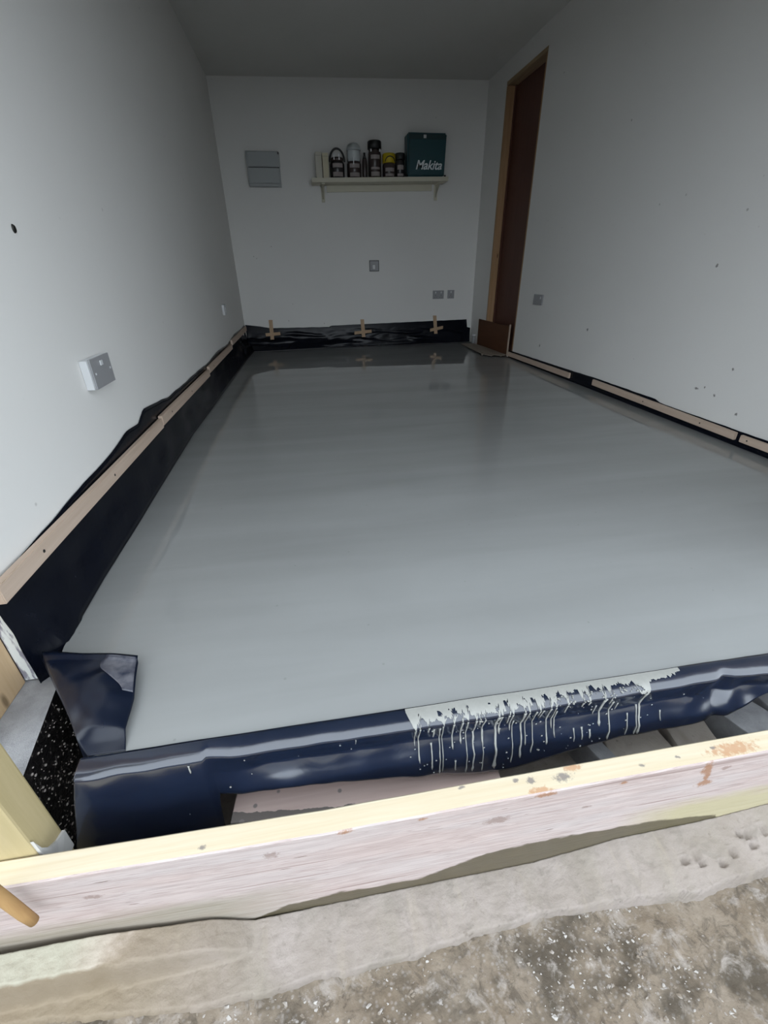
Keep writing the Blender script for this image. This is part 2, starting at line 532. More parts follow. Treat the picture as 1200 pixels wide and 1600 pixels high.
# floor: screed slab (chamfered at the front left corner)
left_edge = [(.80, -.605), (.84, -.613), (1.1, -.624), (1.4, -.627), (1.65, -.633), (2.35, -.646), (2.84, -.636), (4.7, -.606), (5.09, -.590)]
back_edge = [(-.59, 5.10), (-.23, 5.131), (.2, 5.17), (.473, 5.20), (1.2, 5.212), (1.75, 5.212)]
poly = [(-.432, .540), (.4, .532), (XR(.56) - .004, .532), (XR(5.2) - .004, 5.212)]
poly += [(x, y) for x, y in reversed(back_edge[:-1])]
poly += [(x, y) for y, x in reversed(left_edge)][1:]
poly += [(-.502, .650)]
o = prism('floor', poly, -.085, 0, M['screed']); tag(o, kind='structure', label='wet grey levelled screed floor of the garage')
o = box('floor_base', (-.95, .4345, BASE - .05), (2.05, 5.3, BASE + .03), M['concrete']); tag(o, kind='structure', label='rough concrete base below the screed')
o = box('floor_footing', (-.40, .70, BASE + .03), (1.93, 5.2, -.0855), M['concrete']); tag(o, kind='structure')

def quadwall(name, pts, m):
    bm = bmesh.new(); hexa(bm, pts)
    o = build(name, bm, m); return tag(o, kind='structure')
quadwall('wall_back', [(-.95, YB, BASE), (2.1, YB, BASE), (2.1, YB + .15, BASE), (-.95, YB + .15, BASE), (-.95, YB, 2.5), (2.1, YB, 2.5), (2.1, YB + .15, 2.5), (-.95, YB + .15, 2.5)], M['wall'])
# left wall: plastered, ends at the door reveal
bm = bmesh.new()
add_box(bm, (XL - .028, YF, -.045), (XL, YB - .001, 2.4))
o = build('wall_left', bm, M['wall']); tag(o, kind='structure', label='white plastered left wall')
box('plaster_edge', (XL - .028, YF - .003, -.045), (XL, YF, 2.3), M['plaster_edge'], o)
o = box('wall_left_core', (XL - .25, YF + .02, BASE), (XL - .029, YB, 2.45), M['concrete']); tag(o, kind='structure')
# right wall with the doorway
D0, D1, DT = 4.09, 4.79, 2.13
def rcell(bm, y0, y1, z0, z1, th=.13):
    hexa(bm, [(XR(y0), y0, z0), (XR(y0) + th, y0, z0), (XR(y1) + th, y1, z0), (XR(y1), y1, z0),
              (XR(y0), y0, z1), (XR(y0) + th, y0, z1), (XR(y1) + th, y1, z1), (XR(y1), y1, z1)])
bm = bmesh.new()
rcell(bm, .55, D0, BASE, 2.45); rcell(bm, D1, YB - .001, BASE, 2.45); rcell(bm, D0, D1, DT, 2.45); rcell(bm, D0, D1, BASE, -.02)
o = build('wall_right', bm, M['wall_r']); tag(o, kind='structure', label='white plastered right wall')
# ceiling, a little higher at the right
def cz(x): return 2.213 + (x + .66) * .0192
quadwall('ceiling', [(-.9, .6, cz(-.9)), (2.1, .6, cz(2.1)), (2.1, 5.3, cz(2.1)), (-.9, 5.3, cz(-.9)), (-.9, .6, 2.6), (2.1, .6, 2.6), (2.1, 5.3, 2.6), (-.9, 5.3, 2.6)], M['ceiling'])
# front of the building round the open garage doorway (out of view; lintel and right return set to shape the light)
bm = bmesh.new()
add_box(bm, (-2.2, .62, BASE), (-.80, .78, 3.2)); add_box(bm, (1.50, .60, BASE), (3.6, .80, 3.2)); add_box(bm, (-.80, .60, 1.66), (1.50, .80, 3.2))
o = build('wall_front', bm, M['brickwall']); tag(o, kind='structure')

# doorway: pine lining and a closed brown door
d = empty('door_1', (XR(4.44) + .05, 4.44, 0), 'dark brown door in a pine frame in the right wall', kind='structure')
def rbox(name, y0, y1, z0, z1, d0, d1, m, parent, bev=0):
    """box at depth d0..d1 behind the wall face (negative: in front)"""
    bm = bmesh.new()
    v, f = hexa(bm, [(XR(y0) + d0, y0, z0), (XR(y0) + d1, y0, z0), (XR(y1) + d1, y1, z0), (XR(y1) + d0, y1, z0),
                     (XR(y0) + d0, y0, z1), (XR(y0) + d1, y0, z1), (XR(y1) + d1, y1, z1), (XR(y1) + d0, y1, z1)])
    if bev:
        bmesh.ops.bevel(bm, geom=bm.edges[:], offset=bev, segments=2, affect='EDGES')
    return build(name, bm, m, parent)
rbox('door_jamb', 4.762, 4.789, .0, 2.10, -.002, .128, M['pine_z'], d, .002)
rbox('door_jamb', 4.091, 4.116, .0, 2.10, .002, .128, M['pine_z'], d, .002)
rbox('door_head', 4.091, 4.789, 2.102, 2.129, -.002, .128, M['pine_y'], d, .002)
rbox('door_stop', 4.745, 4.7615, .01, 2.10, .062, .075, M['door'], d, .001)
rbox('door_leaf', 4.118, 4.7615, .004, 2.10, .076, .116, M['door'], d, .002)

# brown board stood across the foot of the doorway and the card strip lying before it
r = empty('door_board', (XR(4.55) - .012, 4.55, .006), 'low brown hardboard panel standing across the foot of the doorway', 'board')
rbox('panel', 4.175, 4.945, .006, .268, -.020, -.010, M['hardboard'], r, .0015)
rbox('torn_edge', 4.160, 4.1745, .006, .285, -.021, -.009, M['hard_edge'], r, .002)
bm = bmesh.new()
def cardtop(x, y): return .020 + .006 * nz(x * 9, y * 5)
cp = [(1.655, 4.95), (1.80, 4.955), (1.828, 4.70), (1.838, 4.40), (1.842, 4.16), (1.80, 4.13), (1.74, 4.21), (1.70, 4.16), (1.645, 4.26), (1.652, 4.6)]
a = [bm.verts.new((x, y, cardtop(x, y) - .005)) for x, y in cp]; b = [bm.verts.new((x, y, cardtop(x, y))) for x, y in cp]
bm.faces.new(a[::-1]); bm.faces.new(b)
for i in range(len(cp)):
    j = (i + 1) % len(cp); bm.faces.new((a[i], a[j], b[j], b[i]))
for (x, y) in ((1.655, 4.29), (1.81, 4.20), (1.68, 4.88)):
    add_box(bm, (x - .006, y - .006, .0005), (x + .006, y + .006, .014))
o = build('card_strip', bm, M['card']); tag(o, 'ragged grey card strip lying on the screed before the brown board', 'card')
bm_r = empty('pipe_stub', (1.822, 5.02, .001), 'short pale pipe stub standing in the corner beside the brown board', 'pipe')
lathe('pipe', (1.822, 5.02, .001), [(.018, 0), (.018, .085), (.014, .086), (.014, .084)], M['grey_plastic'], bm_r, 14)
lathe('cap', (1.822, 5.02, .0875), [(.021, 0), (.021, .012), (.016, .014)], M['white_plastic'], bm_r, 14)

# ------------------------------------------------------------------ outside: threshold and ground
low_tab = [(-.62, -.266), (-.46, -.268), (-.338, -.286), (-.271, -.294), (-.198, -.334), (-.05, -.332), (.178, -.332), (.356, -.335), (.47, -.318), (.533, -.306), (.75, -.304), (.9, -.288), (1.3, -.29)]
jag_tab = [(-.62, .335), (-.51, .325), (-.405, .314), (-.297, .303), (-.19, .300), (-.08, .306), (.033, .303), (.205, .314), (.349, .321), (.491, .312), (.675, .297), (.76, .306), (.832, .308), (1.3, .30)]
paws = [(.661, .343, .011, .008), (.690, .345, .009, .012), (.735, .327, .010, .008), (.767, .339, .009, .010), (.800, .363, .007, .009), (.815, .358, .006, .010), (.816, .342, .009, .008), (.692, .333, .008, .006), (.855, .36, .007, .012)]
YT0, YT1, ZT = .396, .436, -.08
def ledge_z(x, y):
    z0 = lerp_tab(low_tab, x)
    yj = lerp_tab(jag_tab, x) + .005 * nz(x * 16) + .0025 * nz(x * 60, 3) + .0012 * nz(x * 150, 5)
    if z0 > -.331 and x < 0:                       # left: a narrow mortar shelf, then a steeper face
        ys = .351 + .004 * nz(x * 40, 7)
        w = min(1, max(0, (-.2 - x) / .12))
        tt = min(1, max(0, (ys + .005 - y) / .010))
        tt = tt * tt * (3 - 2 * tt)
        z = z0 + (-.345 - z0) * tt * 1.0 - .008 * (YT0 - y) / .1
        if w < 1:
            z = z * w + (-.336 - .10 * (YT0 - y)) * (1 - w) if y < ys else z
    else:
        z = z0 - .18 * (YT0 - y) - max(0, z0 + .335) * min(1, (YT0 - y) / .09) * .4
    for px, py, rx, ry in paws:
        q = ((x - px) / rx) ** 2 + ((y - py) / ry) ** 2
        if q < 1.6:
            z -= .010 * max(0, 1 - q) - .0012 * math.exp(-((q - 1.25) / .25) ** 2)
    z += .0020 * nz(x * 30, y * 30) + .0012 * nz(x * 90, y * 90) + .0006 * nz(x * 210, y * 210)
    k = min(1, max(0, (yj - y) / .005))
    k = k * k * (3 - 2 * k)
    return z - .055 * k
bm = bmesh.new()
NX, NY = 420, 70
x0, x1, y0, y1 = -.95, 1.5, .262, YT0 - .0006
G = [[bm.verts.new((x0 + (x1 - x0) * i / NX, y0 + (y1 - y0) * j / NY, ledge_z(x0 + (x1 - x0) * i / NX, y0 + (y1 - y0) * j / NY))) for j in range(NY + 1)] for i in range(NX + 1)]
for i in range(NX):
    for j in range(NY):
        bm.faces.new((G[i][j], G[i + 1][j], G[i + 1][j + 1], G[i][j + 1]))
rim = [G[i][0] for i in range(NX + 1)] + [G[NX][j] for j in range(1, NY + 1)] + [G[i][NY] for i in range(NX - 1, -1, -1)] + [G[0][j] for j in range(NY - 1, 0, -1)]
low = [bm.verts.new((v.co.x, v.co.y, -.45)) for v in rim]
for i in range(len(rim)):
    j = (i + 1) % len(rim); bm.faces.new((rim[i], rim[j], low[j], low[i]))
bm.faces.new(low)
o = build('threshold', bm, M['ledge'], None, True); tag(o, kind='structure', label='smooth trowelled concrete threshold with paw prints below the timber')

def ground_z(x, y):
    return -.372 + .004 * nz(x * 8, y * 8) + .004 * nz(x * 26, y * 26, 4) + .0035 * nz(x * 70, y * 70, 8) + .002 * nz(x * 150, y * 150, 2)
bm = bmesh.new()
GX = [-1.6, -1.2] + [-.9 + i * .008 for i in range(276)] + [1.6, 1.9]
GY = [-.3, -.1, .0] + [.08 + i * .006 for i in range(36)] + [.32, .43]
V = [[bm.verts.new((x, y, ground_z(x, y))) for y in GY] for x in GX]
for i in range(len(GX) - 1):
    for j in range(len(GY) - 1):
        bm.faces.new((V[i][j], V[i + 1][j], V[i + 1][j + 1], V[i][j + 1]))
o = build('ground', bm, M['ground'], None, True); tag(o, kind='structure', label='rough weathered concrete ground outside')
bm = bmesh.new()  # unseen drive, added dark to keep bounced light out of the room
add_box(bm, (-9, -14, -.46), (9, .30, -.395))
o = build('driveway', bm, M['tarmac']); tag(o, kind='structure', label='unseen dark tarmac drive outside, added to cut bounced light')
# loose pale chips in the rough ground: too many and too small to count
bm = bmesh.new()
for i in range(3000):
    x = random.uniform(-.75, .95); y = random.uniform(.10, .312)
    if nz(x * 5, y * 6, 2) < -.05 + (.12 if x < .1 else -.08): continue
    s = random.choice([.0006, .0008, .001, .0012, .0016, .0022, .003]); z = ground_z(x, y)
    k = bmesh.ops.create_icosphere(bm, subdivisions=1, radius=s)
    ex = random.uniform(.7, 1.9); a = random.uniform(-.9, .5)
    for v in k['verts']:
        vx, vy = v.co.x * ex, v.co.y * .8
        v.co = Vector((x + vx * math.cos(a) - vy * math.sin(a), y + vx * math.sin(a) + vy * math.cos(a), z + v.co.z * .45)) + Vector((random.uniform(-1, 1), random.uniform(-1, 1), random.uniform(-1, 1) * .4)) * s * .55
o = build('stone_chips', bm, M['chip']); tag(o, 'small pale stone chips bedded in the rough ground', 'stone chips', kind='stuff')

# ------------------------------------------------------------------ front timber (formwork board)
bm = bmesh.new()
XT0, XT1, N = -.70, 1.35, 60
def tz(x): return ZT + .0035 * math.sin(x * 3.1) * .4 + .0012 * nz(x * 14)
def ty(x): return .010 * max(0, -.05 - x) / .5
rings = []
for i in range(N + 1):
    x = XT0 + (XT1 - XT0) * i / N
    e = .0025
    zt, dy = tz(x), ty(x)
    w1 = .0015 * nz(x * 20, 5)
    rings.append([bm.verts.new(q) for q in ((x, YT0 + dy, -.352), (x, YT0 + dy, zt - e + w1), (x, YT0 + dy + e, zt), (x, YT1 + dy - e, zt), (x, YT1 + dy, zt - e), (x, YT1 + dy, -.325))])
for a, b in zip(rings, rings[1:]):
    for k in range(6):
        f = bm.faces.new((a[k], b[k], b[(k + 1) % 6], a[(k + 1) % 6]))
        f.material_index = 1 if k in (2, 3) else 0
for rg in (rings[0][::-1], rings[-1]):
    bm.faces.new(rg)
o = build('timber_board', bm, [M['form_front'], M['form_top']])
tag(o, 'long heavy timber board on edge across the doorway, pink face and yellow top', 'timber')

# ------------------------------------------------------------------ left jamb: pier, posts, stick
pier = [(-.90, .815), (-.620, .805), (-.574, .535), (-.90, .535)]
o = prism('wall_pier', pier, BASE + .03, -.05, [M['pier'], M['bitumen']], None, 0, 0, 1); tag(o, kind='structure', label='grey mortared pier foot at the left jamb with a black tarred side')
o = box('bitumen_floor', (-.575, .437, BASE + .03), (-.33, .70, BASE + .045), M['bitumen']); tag(o, kind='structure', label='black tarred cavity floor at the left')
bm = bmesh.new()
for i in range(420):
    q = random.random()
    if q < .6:      # grit on the sloping side of the pier
        s_ = random.random(); x = -.620 + .046 * s_; y = .805 - .27 * s_; z = random.uniform(BASE + .05, -.065); x += .001
    else:
        x = random.uniform(-.57, -.40); y = random.uniform(.515, .66); z = BASE + .046
    r_ = random.choice([.0008, .001, .0012, .0016, .0024])
    k = bmesh.ops.create_icosphere(bm, subdivisions=1, radius=r_)
    for v in k['verts']:
        v.co = Vector((x, y, z)) + Vector((v.co.x, v.co.y * random.uniform(.8, 1.8), v.co.z))
o = build('grit', bm, M['grit']); tag(o, 'fine pale grit stuck in the black tar beside the left jamb', 'grit', kind='stuff')

o = box('sawn_post', (-.79, .628, -.05), (-.6885, .796, 1.65), M['post'], None, .003)
tag(o, 'tan sawn timber post against the left wall end at the doorway', 'post')
pr = empty('treated_post', (-.56, .47, BASE + .045), 'yellow-green treated post standing behind the left end of the timber board', 'post')
bm = bmesh.new(); add_box(bm, (-.612, .4475, BASE + .045), (-.512, .503, 1.9), .004); build('post', bm, M['treated'], pr)
bm = bmesh.new()
fp = [(.450, -.052), (.455, -.082), (.466, -.104), (.483, -.118), (.502, -.124), (.502, -.175), (.450, -.175)]
va = [bm.verts.new((-.5118, y, z)) for y, z in fp]
vb = [bm.verts.new((-.507 + .003 * nz(y * 90, z * 60), y, z)) for y, z in fp]
bm.faces.new(va); bm.faces.new(vb[::-1])
for i in range(len(fp)):
    j = (i + 1) % len(fp); bm.faces.new((va[i], va[j], vb[j], vb[i]))
build('filler_patch', bm, M['foam'], pr)

pts = [(-.512, .386, -.155), (-.516, .3855, -.125), (-.5215, .386, -.085), (-.528, .3865, -.04), (-.538, .386, .02), (-.548, .3855, .07)]
o = tube('stick', pts, [.0075, .0085, .0088, .009, .0092, .0085], M['bark'], None, 12)
tag(o, 'short peeled brown stick against the left end of the timber face', 'stick')

# ------------------------------------------------------------------ polythene sheets
# front sheet: over the slab edge, folded, hem ragged along the length
hem_tab = [(-.52, -.285), (-.245, -.285), (-.2448, -.112), (-.13, -.104), (-.055, -.110), (.07, -.130), (.26, -.162), (.342, -.170), (.424, -.148), (.48, -.140), (.55, -.127), (.626, -.130), (.716, -.124), (.79, -.116), (.85, -.102), (.92, -.076), (1.1, -.09), (1.5, -.12), (1.94, -.12)]
prof_tab = [(-.19, .494), (-.13, .497), (-.098, .499), (-.078, .509), (-.055, .519), (-.030, .514), (-.012, .509)]
def front_y(x, z):
    k = min(1, max(0, (x + .26) / .12))
    y = lerp_tab([(-.30, .505), (-.10, .507), (-.012, .511)], z) * (1 - k) + lerp_tab(prof_tab, z) * k
    y += .004 * nz(x * 7, z * 10, 1) * (1.0 if x > -.2 else .7) + .0022 * nz(x * 19, z * 22, 5)
    if x > .72:
        y += .008 * nz(x * 17, z * 21, 9)
    if -.246 < x < -.20:
        y += .006 * (1 - (x + .246) / .046)          # step at the overlap
    if abs(x - .79) < .02:
        y += .006 * (1 - abs(x - .79) / .02)
    if abs(x + .42) < .1:
        y -= .004 * math.exp(-((x + .42) / .03) ** 2) * math.exp(-((z + .03) / .03) ** 2)
    return y
def front_pt(x, s):
    """s in 0..1 over the lip, 1..2 down the hanging face"""
    if s <= 1:
        y1 = front_y(x, -.012); a = s * math.pi / 2
        lift = .0035 * max(0, nz(x * 6, 2)) + (.006 if x > .7 else 0) * max(0, nz(x * 9, 4))
        return (x, .547 - (.547 - y1) * math.sin(a) ** .85, -.012 + (.0145 + lift) * math.cos(a) ** .8 if s < 1 else -.012)
    h = lerp_tab(hem_tab, x) + .003 * nz(x * 25, 8)
    z = -.012 + (h + .012) * (s - 1)
    return (x, front_y(x, z), z)
FX0, FX1 = -.458, 1.915
NU = 330
def fx(u):
    return FX0 + (FX1 - FX0) * u if True else 0
def f_front(u, v):
    x = FX0 + (FX1 - FX0) * (u ** 1.25)
    s = v / .3 if v < .3 else 1 + (v - .3) / .7
    p = front_pt(x, s)
    k = max(0, 1 - (x - FX0) / .2)
    return (p[0] + .29 * min(0, p[2] + .01) * k, p[1], p[2])
fs = sheet('plastic_sheet', f_front, NU, 44, M['plastic_blue'], None, .001)
tag(fs, 'shiny blue-black plastic sheet folded over the front edge of the screed, streaked with slurry', 'plastic sheet')
# which side is out?  normal of the face towards -y
DR = [(0.132, -0.012, -0.066), (0.14, -0.012, -0.098), (0.157, -0.012, -0.03), (0.168, -0.02, -0.051), (0.186, -0.012, -0.137), (0.18, -0.019, -0.142), (0.164, -0.064, -0.124), (0.206, -0.012, -0.082), (0.211, -0.107, -0.139), (0.223, -0.012, -0.074), (0.234, -0.012, -0.149), (0.248, -0.055, -0.148), (0.25, -0.012, -0.073), (0.267, -0.012, -0.084), (0.258, -0.012, -0.03), (0.268, -0.054, -0.152), (0.295, -0.012, -0.154), (0.302, -0.012, -0.069), (0.317, -0.012, -0.046), (0.330, -0.038, -0.144), (0.324, -0.012, -0.065), (0.348, -0.012, -0.136), (0.357, -0.012, -0.102), (0.372, -0.012, -0.127), (0.379, -0.012, -0.034), (0.386, -0.012, -0.043), (0.402, -0.012, -0.107), (0.413, -0.012, -0.075), (0.419, -0.029, -0.093), (0.438, -0.012, -0.04), (0.46, -0.081, -0.109), (0.47, -0.012, -0.026), (0.484, -0.012, -0.023), (0.502, -0.029, -0.058), (0.516, -0.012, -0.084), (0.538, -0.024, -0.122), (0.530, -0.012, -0.03), (0.551, -0.033, -0.056), (0.58, -0.068, -0.121), (0.601, -0.055, -0.126), (0.608, -0.012, -0.124), (0.658, -0.077, -0.097), (0.478, -0.081, -0.107), (0.496, -0.088, -0.108), (0.019, -0.012, -0.03), (-0.273, -0.012, -0.03)]
for (x, z0_, z1_) in DR:
    hem = lerp_tab(hem_tab, x) + .006
    z1_ = max(z1_, hem)
    w = random.uniform(.0012, .0024)
    if x in (.295, .608, .516): w = .0032
    n = max(5, int((z0_ - z1_) / .006))
    bm = bmesh.new(); prev = None
    ph = random.uniform(0, 50)
    for i in range(n + 1):
        tt = i / n; z = z0_ + (z1_ - z0_) * tt
        xx = x + .0018 * nz(z * 40, ph)
        ww = w * (.75 + .35 * nz(z * 120, ph) + (.5 * math.exp(-((tt - .95) / .08) ** 2)) + .5 * math.exp(-(tt / .1) ** 2))
        if i == n: ww *= .45
        ring = [bm.verts.new((xx + dx, front_y(xx + dx, z) - off, z)) for dx, off in ((-ww, .0006), (-ww * .5, .0021), (ww * .5, .0021), (ww, .0006))]
        if prev:
            for k in range(3):
                bm.faces.new((prev[k], prev[k + 1], ring[k + 1], ring[k]))
            bm.faces.new((prev[3], prev[0], ring[0], ring[3]))
        else:
            bm.faces.new(ring)
        prev = ring
    bm.faces.new(prev[::-1])
    build('slurry_drip', bm, M['slurry'], fs, True)
# thin film of slurry that ran over the lip
def lipoff(x, s, o_):
    p = Vector(front_pt(x, s)); q = Vector(front_pt(x, s + .03)); tng = (q - p)
    nrm_ = Vector((0, tng.z, -tng.y)).normalized()
    if nrm_.z < 0 and nrm_.y > 0: nrm_ = -nrm_
    if s < .7 and nrm_.z < 0: nrm_ = -nrm_
    return p + nrm_ * o_
bm = bmesh.new()
step = .0022
x = .118
cols = []
while x < .70:
    base_ext = lerp_tab([(.118, .15), (.13, .9), (.142, .35), (.150, .55), (.16, .62), (.30, .66), (.40, .58), (.45, .36), (.52, .26), (.585, .32), (.595, 1.0), (.612, 1.0), (.618, .34), (.66, .30), (.70, .12)], x)
    e = base_ext + .22 * nz(x * 90, 1) + .12 * nz(x * 240, 2)
    for (dx_, za_, zb_) in DR:
        if za_ == -.012: e = max(e, 1.02 * math.exp(-((x - dx_) / .0042) ** 2))
    cols.append((x, max(.05, min(1.0, e))))
    x += step
S0 = .02
cells = {}
for i, (x, e) in enumerate(cols):
    for j in range(13):
        s = S0 + (e - S0) * j / 12
        cells[(i, j)] = (bm.verts.new(lipoff(x, s, .0012)), s)
for i in range(len(cols) - 1):
    for j in range(12):
        xm, sm = cols[i][0], cells[(i, j)][1]
        hole = nz(xm * 75, sm * 3.5, 6) > (.10 + .25 * abs(sm - .6) if .15 < xm < .6 else .4) and sm > .22
        if hole: continue
        bm.faces.new((cells[(i, j)][0], cells[(i + 1, j)][0], cells[(i + 1, j + 1)][0], cells[(i, j + 1)][0]))
bmesh.ops.delete(bm, geom=[v for v in bm.verts if not v.link_faces], context='VERTS')
build('slurry_film', bm, M['slurry'], fs, True)
bm = bmesh.new()
for i in range(95):
    x = random.uniform(.13, .63) if i > 14 else random.uniform(-.35, .9)
    zmax, zmin = -.016, lerp_tab(hem_tab, x) + .01
    z = random.uniform(zmin, zmax)
    r_ = random.uniform(.0008, .0024)
    k = bmesh.ops.create_icosphere(bm, subdivisions=1, radius=r_)
    for v in k['verts']:
        v.co = Vector((x + v.co.x, front_y(x, z) - .0012 + v.co.y * .3, z + v.co.z * 1.2))
for i in range(60):
    x = random.uniform(.40, .61); s = random.uniform(.4, .95)
    p = lipoff(x, s, .001); r_ = random.uniform(.001, .0028)
    k = bmesh.ops.create_icosphere(bm, subdivisions=1, radius=r_)
    for v in k['verts']:
        v.co = p + Vector((v.co.x, v.co.y, v.co.z * .4))
o = build('slurry_spots', bm, M['slurry'], fs, True); tag(o, kind='stuff')

# corner flap lying over the chamfered corner of the screed
flap_in = [(0, (-.420, .752)), (.45, (-.398, .647)), (.75, (-.394, .585)), (1, (-.386, .549))]
flap_edge = [(0, (-.630, .797)), (.45, (-.522, .650)), (.8, (-.472, .575)), (1, (-.447, .549))]
def lt2(tab, t):
    return (lerp_tab([(a, p[0]) for a, p in tab], t), lerp_tab([(a, p[1]) for a, p in tab], t))
def f_flap(u, v):
    a = lt2(flap_in, u); e = lt2(flap_edge, u)
    if v < .55:
        k = v / .55
        x = a[0] + (e[0] - a[0]) * k; y = a[1] + (e[1] - a[1]) * k
        z = .006 + .022 * math.sin(k * math.pi * .55 + .3) * (1 - .55 * u) + .004 * nz(x * 16, y * 16) + .012 * (1 - k) ** 3 * (1 - u)
        z += .020 * math.sin(k * math.pi) * math.sin(min(1, u * 1.15) * math.pi) * (1 + .6 * nz(x * 20, y * 20, 3))
        if u < .05: z += .006
        e_ = min(1, (1 - u) / .25)
        return (x, y, .0012 + max(z - .0012, .003) * e_)
    k = (v - .55) / .45
    z0_ = .006 + .022 * math.sin(math.pi * .55 + .3) * (1 - .55 * u) + .004 * nz(e[0] * 16, e[1] * 16)
    out = .012 * math.sin(min(1, k * 2) * math.pi / 2)
    lim = -.20 if u > .35 else -.03 - .17 * u / .35
    return (e[0] - out * .8 + .02 * k, e[1] - out * .55, (.0012 + max(z0_ - .0012, .003) * min(1, (1 - u) / .25)) + (lim - z0_) * k)
fl = sheet('plastic_flap', f_flap, 50, 44, M['plastic_flap'], None, .001)
tag(fl, 'loose blue-black plastic corner flap lying over the screed beside the left jamb', 'plastic sheet')
def f_smear(u, v):
    uu = .03 + u * .36; vv = .01 + v * (.16 + .05 * math.sin(u * 5) - .10 * max(0, u - .6))
    p = f_flap(uu, vv); return (p[0], p[1], p[2] + .0022)
sheet('slurry_smear', f_smear, 14, 8, M['smear'], fl, .0004)

# left wall sheet
top_l = [(.78, .20), (.86, .205), (.906, .211), (.956, .213), (1.241, .232), (1.40, .236), (1.531, .251), (1.60, .262), (1.729, .254), (1.81, .284), (1.951, .272), (2.128, .250), (2.4, .244), (2.826, .242), (3.053, .234), (3.5, .25), (3.96, .234), (4.4, .262), (4.833, .254), (5.2, .262)]
def f_left(u, v):
    y = .786 + (5.205 - .786) * (u ** 1.35)
    zt = lerp_tab(top_l, y) + .004 * nz(y * 9, 1)
    xe = lerp_tab(left_edge, y) + .006
    if y < .86: xe = XL + .007 + (xe - XL - .007) * max(0, (y - .79) / .07)
    zl = .003 - .075 * min(1, max(0, (.93 - y) / .11))
    z = zt + (zl - zt) * v
    # against the wall down to the batten, then slanting out to the screed
    zb = .17
    if z > zb: x = XL + .004
    else:
        k = min(1, (zb - z) / zb)
        x = XL + .004 + (xe - XL - .004) * (k ** 1.5) + .006 * math.sin(k * math.pi) * nz(y * 6, z * 12, 3) * 1.5
    if y > 4.3:
        x += .02 * ((y - 4.3) / .9) * (1 - abs(2 * v - 1)) * nz(y * 14, z * 18, 6) * 1.5
    return (x, y, z)
o = sheet('plastic_sheet', f_left, 170, 16, M['plastic'], None, .001)
tag(o, 'black plastic sheet turned up along the foot of the left wall', 'plastic sheet')
# back wall sheet
top_b = [(-.655, .258), (-.5, .236), (-.393, .216), (-.1, .213), (.237, .209), (.25, .221), (.84, .229), (1.60, .239), (1.80, .241), (1.802, .16), (1.845, .15)]
def back_e(x): return lerp_tab([(a, b_) for a, b_ in back_edge], x) - .004
def f_back(u, v):
    x = -.652 + (1.842 + .652) * u
    zt = lerp_tab(top_b, x) + .002 * nz(x * 12)
    z = zt + (.002 - zt) * v
    k = max(0, (.12 - z) / .12)
    ye = back_e(x)
    y = YB - .004 - (YB - .004 - ye) * k ** 1.6
    if z < .19 and x < 1.75:
        fold = max(0, nz(x * 3.1 + z * 9, z * 16, 2)) * .036 + abs(nz(x * 7 - z * 12, z * 20, 8)) * .010
        y -= fold * math.sin(min(1, (.19 - z) / .19) * math.pi)
    return (x, y, z)
o = sheet('plastic_sheet', f_back, 200, 26, M['plastic'], None, .001, True)
tag(o, 'wrinkled black plastic sheet turned up along the foot of the back wall', 'plastic sheet')
# right wall sheet
top_r = [(.6, .06), (1.5, .068), (2.17, .068), (2.2, .080), (2.8, .080), (3.1, .074), (4.15, .060)]
def f_right(u, v):
    y = .60 + (4.15 - .60) * u
    zt = lerp_tab(top_r, y) + .002 * nz(y * 14)
    z = zt + (.002 - zt) * v
    x = XR(y) - .004 - .012 * max(0, (.010 - z) / .010) - .001 * nz(y * 8, z * 20)
    return (x, y, z)
o = sheet('plastic_sheet', f_right, 90, 6, M['plastic'], None, .001)
tag(o, 'narrow strip of black plastic showing along the foot of the right wall', 'plastic sheet')

# ------------------------------------------------------------------ battens pinning the sheets
def lbatten(y0, y1, za0, za1, zb0, zb1, label):
    """za: top heights at both ends, zb: bottom heights"""
    r = empty('batten', (XL + .014, (y0 + y1) / 2, (zb0 + zb1) / 2), label, 'batten', 'battens along the left wall')
    bm = bmesh.new()
    xa, xb = XL + .007, XL + .024
    v, f = hexa(bm, [(xa, y0, zb0), (xb, y0, zb0), (xb, y1, zb1), (xa, y1, zb1), (xa, y0, za0), (xb, y0, za0), (xb, y1, za1), (xa, y1, za1)])
    bmesh.ops.bevel(bm, geom=bm.edges[:], offset=.002, segments=2, affect='EDGES')
    ws = build('wood_strip', bm, M['batten'], r)
    for k in ([.14, .52] if y1 - y0 > .9 else [.5]):
        y = y0 + (y1 - y0) * k; z = (za0 + zb0) / 2 + ((za1 + zb1) / 2 - (za0 + zb0) / 2) * k
        bm = bmesh.new(); q = bmesh.ops.create_cone(bm, cap_ends=True, segments=10, radius1=.0042, radius2=.0036, depth=.002)
        for vv in q['verts']: vv.co = Vector((xb + .0005 + vv.co.z * .5, y + vv.co.x, z + vv.co.y))
        build('screw_head', bm, M['screw'], ws)
lbatten(.787, 1.93, .215, .211, .172, .172, 'nearest and longest pale batten on the left wall')
lbatten(1.935, 3.00, .220, .211, .178, .170, 'second pale batten from the camera on the left wall')
lbatten(3.02, 4.05, .224, .222, .184, .182, 'third pale batten from the camera on the left wall')
lbatten(4.09, 5.16, .246, .247, .206, .205, 'farthest pale batten on the left wall, ending at the back corner')
